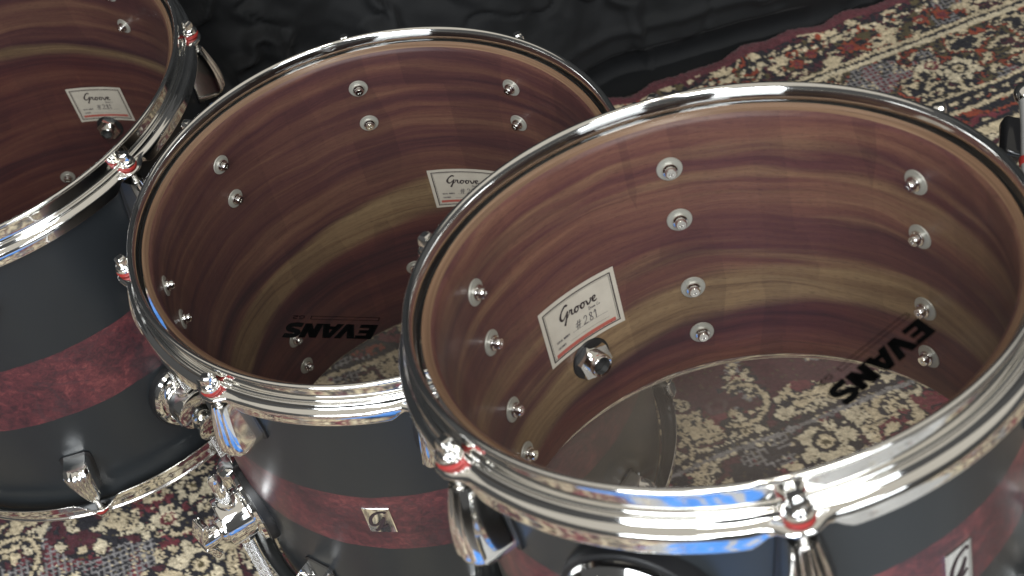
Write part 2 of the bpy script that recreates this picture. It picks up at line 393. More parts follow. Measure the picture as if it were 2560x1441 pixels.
# ------------------------------------------------------------------ lettering: strokes as ribbons, letters as polygons
def stroke(pts, wd, n=6, taper=.0):
    """smooth open stroke through pts -> list of (x, y) quads strip; wd may be a list"""
    P = [np.array(p, float) for p in pts]; 
    if len(P) > 2:
        Q = [2*P[0]-P[1]]+P+[2*P[-1]-P[-2]]; out = []
        for i in range(1, len(Q)-2):
            for k in range(n):
                t = k/n; a, b_, c, d = Q[i-1], Q[i], Q[i+1], Q[i+2]
                out.append(.5*((2*b_)+(c-a)*t+(2*a-5*b_+4*c-d)*t*t+(3*b_-a-3*c+d)*t**3))
        out.append(P[-1]); P = out
    L = len(P); v = []; 
    for i, p in enumerate(P):
        t = P[min(i+1, L-1)]-P[max(i-1, 0)]; t = t/(np.linalg.norm(t)+1e-12); nn = np.array([-t[1], t[0]])
        s_ = i/(L-1); h = (np.interp(s_*(len(wd)-1), range(len(wd)), wd) if isinstance(wd, (list, tuple)) else wd)/2
        v += [p+nn*h, p-nn*h]
    return v, [(2*i, 2*i+1, 2*i+3, 2*i+2) for i in range(L-1)]
GROOVE = [  # script word, baseline y=0, x-height about .42
    ([(.78, .93), (.70, 1.02), (.52, 1.0), (.22, .74), (.04, .40), (.10, .16), (.28, .14), (.52, .34), (.68, .52)], [.10, .15, .13, .10, .16, .15, .09, .07, .06]),
    ([(.72, .56), (.58, .22), (.42, -.10), (.26, -.38)], [.10, .12, .12, .16]),
    ([(.48, .02), (.62, .10), (.80, .30), (.88, .50)], [.05, .05, .06, .08]),
    ([(.84, .50), (.94, .46), (1.04, .44), (.98, .22), (1.02, .10), (1.16, .10), (1.26, .20)], [.10, .11, .11, .11, .10, .07, .06]),
    ([(1.50, .42), (1.36, .40), (1.25, .22), (1.32, .06), (1.46, .08), (1.56, .26), (1.50, .42), (1.60, .40), (1.72, .36)], [.09, .12, .13, .12, .08, .09, .09, .06, .06]),
    ([(2.00, .42), (1.86, .40), (1.75, .22), (1.82, .06), (1.96, .08), (2.06, .26), (2.00, .42), (2.10, .40), (2.20, .42)], [.09, .12, .13, .12, .08, .09, .09, .06, .06]),
    ([(2.22, .44), (2.28, .22), (2.30, .08), (2.42, .08), (2.56, .26), (2.58, .42), (2.70, .36)], [.10, .12, .12, .10, .09, .08, .06]),
    ([(2.68, .20), (2.86, .26), (2.96, .40), (2.84, .46), (2.72, .30), (2.74, .10), (2.88, .04), (3.04, .12)], [.06, .07, .09, .09, .12, .12, .10, .07])]
DRUMCO = [([(0, 1), (.3, .95), (.55, .5), (.3, 0), (-.05, 0), (.15, 1)], .14), ([(.7, 0), (.82, .5), (1.0, .5)], .14), ([(1.1, .5), (1.05, .1), (1.3, .1), (1.4, .5), (1.42, 0)], .14),
          ([(1.55, 0), (1.65, .5), (1.75, .1), (1.9, .5), (1.95, 0), (2.1, .5), (2.2, 0)], .14), ([(3.3, .9), (2.95, .8), (2.8, .3), (3.0, 0), (3.3, .1)], .14), ([(3.6, .45), (3.45, .2), (3.6, 0), (3.75, .25), (3.6, .45)], .14)]
HASH281 = [([(.18, 0), (.42, 1)], .07), ([(.44, -.05), (.66, 1)], .07), ([(.0, .36), (.72, .42)], .07), ([(.08, .68), (.80, .74)], .07),
           ([(1.15, .75), (1.3, 1), (1.52, .86), (1.4, .45), (1.05, .02), (1.3, .04), (1.6, .04)], .075),
           ([(2.2, .85), (2.05, 1), (1.88, .8), (2.05, .52), (2.22, .25), (2.06, .0), (1.86, .2), (2.02, .5), (2.2, .85)], .075),
           ([(2.45, .75), (2.66, 1), (2.62, .0)], .08)]
def tiny_caps(word):
    """very small block capitals as strokes"""
    D = {'S': [[(.5, .9), (.1, .9), (.1, .5), (.5, .5), (.5, .1), (.1, .1)]], 'E': [[(.5, .95), (.1, .95), (.1, .05), (.5, .05)], [(.1, .5), (.4, .5)]],
         'R': [[(.1, 0), (.1, .95), (.5, .9), (.5, .5), (.1, .5)], [(.25, .5), (.5, 0)]], 'I': [[(.3, 0), (.3, 1)]], 'A': [[(.05, 0), (.3, 1), (.55, 0)], [(.15, .35), (.45, .35)]],
         'L': [[(.1, 1), (.1, .05), (.5, .05)]], 'N': [[(.1, 0), (.1, 1), (.5, 0), (.5, 1)]], 'U': [[(.1, 1), (.1, .05), (.5, .05), (.5, 1)]], 'M': [[(.05, 0), (.05, 1), (.3, .4), (.55, 1), (.55, 0)]],
         'B': [[(.1, 0), (.1, .95), (.45, .9), (.45, .55), (.1, .5)], [(.45, .5), (.5, .1), (.1, .05)]], 'C': [[(.5, .9), (.1, .9), (.1, .1), (.5, .1)]], 'T': [[(.3, 0), (.3, .95)], [(.05, .95), (.55, .95)]], 'O': [[(.1, .1), (.1, .9), (.5, .9), (.5, .1), (.1, .1)]]}
    out = []
    for i, ch in enumerate(word):
        for st in D.get(ch, []):
            for a, b_ in zip(st, st[1:]): out.append(([(a[0]+i*.68, a[1]), (b_[0]+i*.68, b_[1])], .17))
    return out
def evans():
    """heavy slanted capitals, cap height 1, as convex polygons"""
    q = []
    def L(*polys, dx=0):
        for o_ in (-.045, .045): q.extend([[(x+dx+o_, y) for x, y in p] for p in polys])
    L([(0, 0), (.34, 0), (.34, 1), (0, 1)], [(.34, 0), (.92, 0), (.92, .24), (.34, .24)], [(.34, .39), (.84, .39), (.84, .61), (.34, .61)], [(.34, .76), (.92, .76), (.92, 1), (.34, 1)])
    L([(.0, 1), (.36, 1), (.62, .38), (.44, 0)], [(.44, 0), (.80, 0), (.62, .38)], [(.62, .38), (.80, 0), (1.12, 1), (.80, 1)], dx=.98)
    L([(0, 0), (.33, 0), (.66, 1), (.42, 1)], [(.42, 1), (.66, 1), (.78, 1), (.60, .80)], [(.78, 1), (.60, .72), (.84, 0), (1.18, 0)], [(.30, .18), (.90, .18), (.84, .40), (.36, .40)], dx=1.98)
    L([(0, 0), (.32, 0), (.32, 1), (0, 1)], [(.32, 1), (.32, .52), (.66, 0), (.70, .45)], [(.66, 0), (.98, 0), (.98, 1), (.66, 1)], dx=3.22)
    st, f = stroke([(.92, .86), (.55, .90), (.20, .84), (.16, .64), (.45, .52), (.80, .40), (.84, .18), (.5, .10), (.08, .13)], .31, 6)
    for a in f: q.append([(st[i][0]+4.26, st[i][1]) for i in a])
    return q
EV = evans(); EVW = 5.28
def flat_mesh(name, items, fn, m_):
    """items: list of polygons or strokes in 2-D, fn maps 2-D to 3-D"""
    v = []; f = []
    for it in items:
        if isinstance(it, tuple):
            a, b_ = stroke(*it); n = len(v); v += [fn(*p) for p in a]; f += [tuple(i+n for i in q) for q in b_]
        else:
            n = len(v); v += [fn(*p) for p in it]; f.append(tuple(range(n, n+len(it))))
    return mesh(name, v, f, m_, False)

# ------------------------------------------------------------------ drum
def make_drum(name, label, TM, R, dp, n_lug, wood, band, text, labl, vent, badge, rl_label, filmz=.0005):
    wt = .0070
    root = thing(name, label, 'drum', TM, 'matching black and burgundy drums')
    M_OUT = shell_outer(name+'_lacquer', band[0], band[1], band[2])
    M_IN = wood_inner(name+'_wood', *wood)
    obj('shell', shell_mesh(R, dp, wt, [M_OUT, M_IN, M_EDGE]), root)
    top = obj('drumhead', head_film_mesh(R, filmz, 1, M_FILM), root, label='clear upper drumhead')
    bot = obj('drumhead', head_film_mesh(R, -dp-filmz, -1, M_FILM2), root, label='clear lower drumhead')
    for par, z0, s_ in ((top, 0, 1), (bot, -dp, -1)):
        obj('head_ring', ring_mesh('head_ring', [(R+.0012, z0-s_*.0062), (R+.0012, z0-s_*.0040), (R+.0020, z0-s_*.0032), (R+.0029, z0-s_*.0040), (R+.0060, z0-s_*.0050), (R+.0060, z0-s_*.0062)], M_BLACKRING), par)
    obj('hoop', hoop_mesh(R, n_lug, False, dp), root, label='upper chrome hoop')
    obj('hoop', hoop_mesh(R, n_lug, True, dp), root, label='lower chrome hoop')
    for i in range(n_lug):
        a = 2*PI*i/n_lug; Rz = Matrix.Rotation(a, 4, 'Z')
        for flip in (0, 1):
            z = -dp if flip else 0
            lug = obj('lug', LUG[flip], root, mtx=Rz @ T((R-.0012, 0, z)))
            obj('gasket', GAS[flip], lug)
            for zo in (-.0329, -.0709):
                zz = -zo if flip else zo
                ang = random.random()*6
                obj('washer', WASHER, lug, (-(wt-.0012), 0, zz))
                obj('screw', SCREW, lug, (-(wt-.0012), 0, zz), (ang, 0, 0))
            rod = obj('tension_rod', ROD[flip], root, mtx=Rz @ T((R+.0135, 0, z+(.0056 if flip else -.0056))))
            obj('rod_head', RHEAD[flip], rod, rot=(0, 0, random.random()*2))
            obj('red_washer', RW[flip], rod)
    # brand print on the upper head
    if text:
        A, ux, uy, W_ = text; k = W_/EVW; h = .0124
        def fn(x, y): x2 = x*k+y*h*.18; return (A[0]+ux[0]*x2+uy[0]*y*h, A[1]+ux[1]*x2+uy[1]*y*h, filmz+.0004)
        obj('brand_print', flat_mesh('brand_print', EV, fn, M_INK), top)
        def f2(x, y): return (A[0]+ux[0]*x+uy[0]*y, A[1]+ux[1]*x+uy[1]*y, filmz+.0004)
        x1 = W_*.77; y0, y1, t = -.0066, -.0036, .0004
        box = [[(0, y0), (x1, y0), (x1, y0+t), (0, y0+t)], [(0, y1-t), (x1, y1-t), (x1, y1), (0, y1)], [(0, y0+t), (t*1.6, y0+t), (t*1.6, y1-t), (0, y1-t)], [(x1-t*1.6, y0+t), (x1, y0+t), (x1, y1-t), (x1-t*1.6, y1-t)]]
        s_ = .0027; gx = W_*.84
        g2 = [([(gx+.0036, y0+s_*.85), (gx+.0022, y0+s_), (gx+.0004, y0+s_*.6), (gx+.0006, y0+s_*.1), (gx+.0024, y0+.0001), (gx+.0036, y0+s_*.1), (gx+.0036, y0+s_*.45), (gx+.0023, y0+s_*.45)], .00055),
              ([(gx+.0050, y0+s_*.8), (gx+.0064, y0+s_), (gx+.0082, y0+s_*.75), (gx+.0066, y0+s_*.4), (gx+.0048, y0+.0002), (gx+.0086, y0+.0002)], .00055)]
        obj('series_print', flat_mesh('series_print', box+g2, f2, M_INK), top)
    # paper label on the inside wall; x runs to the reader's right = decreasing angle
    def inner(a0, z0, r):
        rr = R-wt-r
        def fn(x, y): a = math.radians(a0)-x/(R-wt); return (rr*math.cos(a), rr*math.sin(a), z0+y)
        return fn
    a0, z0, LW, LH = labl
    fn = inner(a0, z0, .0004); nx = 24
    v = [fn(LW*i/nx, -LH*j) for j in (0, 1) for i in range(nx+1)]; f = [(i, i+1, nx+2+i, nx+1+i) for i in range(nx)]
    lab = obj('label_sticker', mesh('label_sticker', v, f, M_PAPER, True), root)
    fp = inner(a0, z0, .0007); fp2 = inner(a0, z0, .0010)
    def rect(x0, y0, x1, y1, n=16): return [[(x0+(x1-x0)*i/n, y0), (x0+(x1-x0)*(i+1)/n, y0), (x0+(x1-x0)*(i+1)/n, y1), (x0+(x1-x0)*i/n, y1)] for i in range(n)]
    def frame(mx, t): return rect(mx, -mx, LW-mx, -mx-t)+rect(mx, -LH+mx+t, LW-mx, -LH+mx)+rect(mx, -mx-t, mx+t, -LH+mx+t, 1)+rect(LW-mx-t, -mx-t, LW-mx, -LH+mx+t, 1)
    obj('label_border', flat_mesh('label_border', frame(.0028, .00085)+frame(.0043, .00022), fp, M_SOFTINK), lab)
    k = .0096
    word = [([(x*k+.0155, y*k*1.0-.0178) for x, y in p], [q*k*1.15 for q in wd]) for p, wd in GROOVE]
    obj('script_print', flat_mesh('script_print', word, fp, M_SOFTINK), lab)
    k = .0022; small = [([(x*k+.0375, y*k-.0215) for x, y in p], wd*k) for p, wd in DRUMCO]
    caps = []
    k = .0016
    for wtxt, yy in (('SERIAL NUMBER', -.0302), ('CUSTOMER', -.0348)):
        caps += [([(x*k*.8+.0085, y*k+yy) for x, y in p], wd*k) for p, wd in tiny_caps(wtxt)]
    lines = rect(.0225, -.0303, .0500, -.0301)+rect(.0190, -.0349, .0500, -.0347)
    obj('small_print', flat_mesh('small_print', small+caps+lines, fp, M_PENCIL), lab)
    k = .0062; hand = [([(x*k+.0250, y*k-.0298) for x, y in p], wd*k*1.1) for p, wd in HASH281]
    obj('handwritten_number', flat_mesh('handwritten_number', hand, fp2, M_PENCIL), lab)
    obj('red_bar', flat_mesh('red_bar', rect(.0060, -.0372, LW-.0060, -.0400), fp, M_PAPERRED), lab)
    # air vent (threaded tube with hexagon nut) on the inside wall
    if vent:
        mb = MB(); mb.lathe([(.0056, .0), (.0078, .0), (.0078, .0100), (.0075, .0122), (.0069, .0128), (.0060, .0122), (.0057, .003)], 28, XIN, False)
        ven = obj('air_vent', mb.me('air_vent', M_CHROME), root, mtx=Matrix.Rotation(math.radians(vent[0]), 4, 'Z') @ T((R-wt, 0, vent[1])))
        mb = MB(); hexa = [(.0126*math.cos(PI/3*i), .0126*math.sin(PI/3*i)) for i in range(6)]
        mb.prism(hexa, .0016, .0066, XIN @ R3('Z', 12)); obj('hex_nut', mb.me('hex_nut', M_CHROME), ven)
        mb = MB(); mb.lathe([(.006, -.0004), (.0140, -.0004), (.0145, .0006), (.0138, .0018), (.006, .0018)], 32, XIN, False); obj('gasket', mb.me('gasket', M_RUBBER), ven)
        mb = MB(); mb.lathe([(.001, .0070), (.0057, .0070), (.0057, .0076), (.001, .0076)], 20, XIN); obj('vent_dark_disc', mb.me('vent_dark_disc', M_BLACKRING), ven)  # black disc stands in for the shade inside the tube
    # badge: bright metal plate with a cut-out script G, on the outer wall (x to the reader's right = increasing angle)
    if badge:
        a0, z0, BW, BH = badge; rr = R-.0012
        def bf(r):
            def fn(x, y): a = math.radians(a0)+x/R; return ((rr+r)*math.cos(a), (rr+r)*math.sin(a), z0+y)
            return fn
        ins = .0006; nx = 8; v = []; f = []
        for r, i_ in ((.0, 0), (.0010, 0), (.0014, ins)):
            g = bf(r)
            loop = [(i_+(BW-2*i_)*t/nx, -i_) for t in range(nx+1)]+[(BW-i_, -BH+i_)]+[(BW-i_-(BW-2*i_)*t/nx, -BH+i_) for t in range(1, nx+1)]
            v += [g(*p) for p in loop]
        n = 2*nx+2
        for q in (0, 1): f += [(q*n+i, q*n+(i+1) % n, (q+1)*n+(i+1) % n, (q+1)*n+i) for i in range(n)]
        for t in range(nx): f.append((2*n+t, 2*n+t+1, 2*n+(2*nx+1-t-1+0), 2*n+(2*nx+1-t)))
        bd = obj('badge', mesh('badge', v, f, M_CHROME, True, None, None, 30), root)
        kx = BW/1.15; ky = BH*.80
        G = [([(.93, .90), (.95, .97), (.80, .97), (.50, .86), (.28, .62), (.22, .36), (.32, .26), (.52, .36), (.74, .56), (.84, .68)], [.10, .12, .11, .12, .16, .17, .13, .09, .08, .09]),
             ([(.86, .70), (.74, .46), (.60, .24), (.42, .05), (.30, .00)], [.12, .14, .13, .12, .13]), ([(.58, .18), (.76, .24), (.92, .34)], [.08, .09, .09])]
        items = [([(x*kx-.0005, -BH+BH*.08+y*ky) for x, y in p], [q*kx*.95 for q in wd]) for p, wd in G]
        obj('emblem', flat_mesh('emblem', items, bf(.0017), M_SOFTINK), bd)
    return root

T_R = Matrix(((-0.84034, -0.540944, -0.034768, 0.100152), (0.528112, -0.831488, 0.172411, 0.484951), (-0.122174, 0.126522, 0.984411, 0.641331), (0, 0, 0, 1)))
T_M = Matrix(((-0.999695, 0.024587, 0.002306, -0.073834), (-0.02458, -0.999694, 0.002853, 0.734837), (0.002376, 0.002795, 0.999993, 0.519064), (0, 0, 0, 1)))
T_L = Matrix(((0.998783, -0.049276, -0.002292, -0.429474), (0.04927, 0.998781, -0.002858, 1.04901), (0.00243, 0.002742, 0.999993, 0.467413), (0, 0, 0, 1)))
D = PI/180
RR, DR = .1524, .1957; RM, DM = .1778, .3222; RL, DL = .2032, .3457
kM = RM/.16656; kL = RL/.19972; CP = CAM.translation
def rescale(Mx, k): q = Mx.copy(); q.translation = CP+(Mx.translation-CP)*k; return q
T_M = rescale(T_M, kM); T_L = rescale(T_L, kL)
# band centre of the tan sapwood: vc0 + vc1*u, u = angle*(R-wt) in metres
rack = make_drum('rack_tom', 'tilted small shallow drum nearest the camera, seen into from above, on the right', T_R, RR, DR, 6,
    (3.0, -.160, -.125, .019, .51, 1.0), (-.125, -.078, 1.0), ((-.1063, .0240), (.461, .887), (-.887, .461), .0614),
    (-17.6, -.0875, .0600, .0440), (-29.5, -.1450), (-213.9, -.0900, .0176, .0290), None)
mid = make_drum('floor_tom', 'middle drum of the three, with the upside-down head lettering above its tan wood band', T_M, RM, DM, 8,
    (8.0, -.197*kM, -.145, .0215, .20, .86), (-.1835*kM, -.1200*kM, 4.0), ((.0162*kM, .1185*kM), (.930, -.367), (.367, .930), .0597*kM),
    (-102.0, -.1275*kM, .0600*kM, .0430*kM), None, (-293.0, -.1320*kM, .0195*kM, .0290*kM), None)
left = make_drum('floor_tom', 'largest drum, cut by the left edge of the photo, rearmost of the three', T_L, RL, DL, 8,
    (17.0, -.112, .020, .0095, .30, .78), (-.2165*kL, -.1415*kL, 9.0), None,
    (77.2, -.1570*kL, .0620*kL, .0450*kL), (68.8, -.2150), (-20.0, -.165, .0195, .0290), None)

# ------------------------------------------------------------------ legs, brackets
def bracket(root, R, rel, z, kind):
    Mx = Matrix.Rotation(rel*D, 4, 'Z') @ T((R-.0012, 0, z)); sy = .80
    mb = MB(); S = Matrix.Diagonal((1, sy, 1, 1))
    def disc(prof, n=40): mb.lathe(prof, n, S @ XOUT)
    disc([(.0375, -.003), (.0385, .001), (.0372, .0052), (.034, .0056)])
    g = mb.me('gasket', M_RUBBER)
    mb = MB(); mb.lathe([(.0350, .0050), (.0356, .0066), (.0338, .0092), (.0300, .0104), (.0262, .0108), (.0250, .0120)], 48, S @ XOUT)
    mb.lathe([(.0212, .0100), (.0212, .0320), (.0206, .0332), (.0180, .0337)], 40, XOUT)
    for i in range(9):
        a = (200+i*14)*D; mb.lathe([(.0009, .012), (.0009, .0295)], 8, T((0, .0212*math.cos(a), .0212*math.sin(a))) @ XOUT)
    br = obj('leg_bracket', mb.me('leg_bracket', M_CHROME, True, 32), root, mtx=Mx)
    obj('gasket', g, br)
    mb = MB(); mb.lathe([(.0060, -.030), (.0086, -.029), (.0090, -.027), (.0090, .0220), (.0086, .024), (.0060, .0250)], 28, T((.0215, .0, 0)))
    obj('sleeve', mb.me('sleeve', M_CHROME), br)
    mb = MB()
    if kind == 'wing':
        mb.lathe([(.0050, .028), (.0110, .0322), (.0116, .0345), (.0108, .0372), (.0080, .0390), (.0086, .0520), (.0070, .0545)], 28, T((0, 0, -.0075)) @ XOUT)
        for s_ in (-1, 1):
            mb.box(.0065, .0150, .0185, T((.0505, s_*.003, -.0075+s_*.0165)) @ R3('Y', s_*-20) @ R3('Z', 12), .0012)
    else:
        mb.lathe([(.0040, .028), (.0060, .034), (.0150, .0360), (.0176, .0375), (.0176, .0398), (.0150, .0412), (.0060, .0420), (.001, .0421)], 40, T((0, .002, -.014)) @ R3('Y', 14) @ Matrix.Diagonal((1, .82, 1.12, 1)) @ XOUT)
    obj('wing_bolt', mb.me('wing_bolt', M_CHROME), br)
    return br
def leg(root, R, rel, ro, ztop, zfloor_local, ring_z):
    Mx = Matrix.Rotation(rel*D, 4, 'Z') @ T((R+ro, 0, 0)); mb = MB(); r = .0050
    n = 24; zs = np.linspace(ztop-.022, zfloor_local+.028, 60)
    mb.lathe([(r, z) for z in zs], n, None, True, kn=26)
    o = obj('leg', mb.me('leg', M_KNURL), root, mtx=Mx)
    mb = MB(); mb.lathe([(.0012, ztop+.001), (.0040, ztop), (.0052, ztop-.003), (.0053, ztop-.022), (.0045, ztop-.0222)], 24)
    obj('rod_cap', mb.me('rod_cap', M_CHROME), o)
    mb = MB(); mb.lathe([(.0048, ring_z+.0009), (.0055, ring_z+.0007), (.0055, ring_z-.0007), (.0048, ring_z-.0009)], 24); obj('groove_ring', mb.me('groove_ring', M_STEEL), o)
    mb = MB(); mb.lathe([(.0060, zfloor_local+.032), (.0090, zfloor_local+.028), (.0110, zfloor_local+.010), (.0125, zfloor_local+.002), (.0110, zfloor_local)], 24)
    obj('rubber_foot', mb.me('rubber_foot', M_RUBBER), o)
FL_M = -T_M.translation.z+.004; FL_L = -T_L.translation.z+.004
for rel, kind, ztop in ((21.0, 'wing', -.166*kM), (112.5, 'wing', -.166*kM), (246, 'wing', -.166*kM)):
    bracket(mid, RM, rel, -.2165*kM, kind); leg(mid, RM, rel, .0210, ztop, FL_M, -.318*kM)
for rel, kind, ztop in ((-58.5, 'paddle', -.150), (61.5, 'paddle', -.150), (181.5, 'paddle', -.150)):
    bracket(left, RL, rel, -.262, kind); leg(left, RL, rel+.8, .0220, ztop, FL_L, -.40)
# rack tom mount plate, facing the camera side
Mx = Matrix.Rotation(-268.5*D, 4, 'Z') @ T((RR-.0012, 0, -.0750)); S = Matrix.Diagonal((1, 1.0, 1, 1))
mb = MB(); mb.lathe([(.0385, -.004), (.0400, .001), (.0392, .0075), (.0350, .0085)], 44, XOUT); g = mb.me('gasket', M_RUBBER)
mb = MB(); mb.lathe([(.0360, .0080), (.0372, .0096), (.0366, .0125), (.0330, .0150), (.0300, .0146), (.0270, .0172), (.0200, .0190), (.0185, .0250), (.0170, .0268)], 44, XOUT)
mb.box(.030, .024, .034, T((.028, 0, -.004)), .004)
mb.lathe([(.0078, -.024), (.0084, -.022), (.0084, .022), (.0078, .024)], 24, T((.033, 0, -.004)) @ R3('X', 90))
mp_ = obj('mount_plate', mb.me('mount_plate', M_CHROME), rack, mtx=Mx); obj('gasket', g, mp_)

# stand that carries the rack tom (mostly below the frame)
def world_of(root_m, p): return root_m @ p
P0 = T_R @ Mx @ Vector((.033, 0, -.012))
st = thing('tom_stand', 'chrome tom stand holding up the tilted drum, below the bottom edge of the photo', 'drum stand', T((P0.x, P0.y-.06, 0)))
loc = lambda p: Vector(p)-Vector((P0.x, P0.y-.06, 0))
mb = MB(); mb.tube([loc(P0), loc(P0+Vector((0, -.02, -.05))), loc((P0.x, P0.y-.052, P0.z-.085)), loc((P0.x, P0.y-.06, P0.z-.13)), loc((P0.x, P0.y-.06, .14))], .0065, 16)
obj('post', mb.me('post', M_CHROME), st)
for a in (250, 10, 130):
    mb = MB(); c, s_ = math.cos(a*D), math.sin(a*D)
    mb.tube([(0, 0, .15), (c*.05, s_*.05, .09), (c*.22, s_*.22, .012)], .006, 10); lg = obj('leg', mb.me('leg', M_CHROME), st)
    mb = MB(); mb.lathe([(.009, 0), (.011, .004), (.010, .020), (.006, .024)], 16, T((c*.22, s_*.22, .002))); obj('rubber_foot', mb.me('rubber_foot', M_RUBBER), lg)

# ------------------------------------------------------------------ ball-topped clamp at the right edge
def pix(px, py, dist):
    d = CAM.to_3x3() @ Vector(((px-1280)/3606.6, -(py-720.5)/3606.6, -1)); return CAM.translation+d*dist
B = pix(2562, 238, .93); F = pix(2563, 405, .90)
ax = (B-F).normalized(); q = ax.to_track_quat('Z', 'Y').to_matrix().to_4x4(); L_ = (B-F).length
cl = thing('clamp_post', 'chrome ball-topped clamp post with a red collar, cut by the right edge', 'clamp', T(F) @ q)
mb = MB(); mb.lathe([(.0022, -.060), (.0026, -.058), (.0026, L_*.02), (.0027, L_*.5), (.0032, L_*.72), (.0040, L_-.006)], 24); obj('stem', mb.me('stem', M_PALE), cl)
mb = MB(); mb.lathe([(.0071*math.sin(PI*i/14)+1e-5, L_+.001-.0082*math.cos(PI*i/14)) for i in range(15)], 28); obj('ball_knob', mb.me('ball_knob', M_CHROME), cl)
mb = MB(); mb.lathe([(.0024, -.003), (.0036, -.0027), (.0040, 0), (.0036, .0027), (.0024, .003)], 24, None, False); obj('red_collar', mb.me('red_collar', M_RED), cl)
Hc = pix(2528, 350, .98); Hl = (T(F) @ q).inverted() @ Hc
mb = MB(); mb.box(.014, .013, .034, T(Hl) @ R3('Z', 20), .0035); obj('housing', mb.me('housing', simple('chrome_dark_reflection', (.012, .012, .013), .12)), cl)  # black colour stands in for the dark reflection in a chrome box

# ------------------------------------------------------------------ rug: knot-by-knot coloured pile
EO = np.array([.180, 1.374]); EU = np.array([.988, .158]); EU /= np.linalg.norm(EU); EV_ = np.array([EU[1], -EU[0]])   # edge origin, along, inwards
def vnoise(x, y, s, seed):
    r = np.random.default_rng(seed); g = r.random((256, 256)); x = x/s+500; y = y/s+500
    xi = np.floor(x).astype(int); yi = np.floor(y).astype(int); fx = x-xi; fy = y-yi
    fx = fx*fx*(3-2*fx); fy = fy*fy*(3-2*fy); G = lambda a, b_: g[a % 256, b_ % 256]
    return (G(xi, yi)*(1-fx)+G(xi+1, yi)*fx)*(1-fy)+(G(xi, yi+1)*(1-fx)+G(xi+1, yi+1)*fx)*fy
def fb(x, y, s, seed): return .6*vnoise(x, y, s, seed)+.28*vnoise(x, y, s/2.1, seed+1)+.12*vnoise(x, y, s/4.3, seed+2)
PAL = np.array([(.62, .52, .35), (.024, .023, .029), (.165, .036, .046), (.30, .065, .035), (.25, .24, .24), (.105, .085, .045), (.085, .026, .034), (.66, .575, .41)])
CR, BK, BU, RD, GR, OL, MA, LC = range(8)
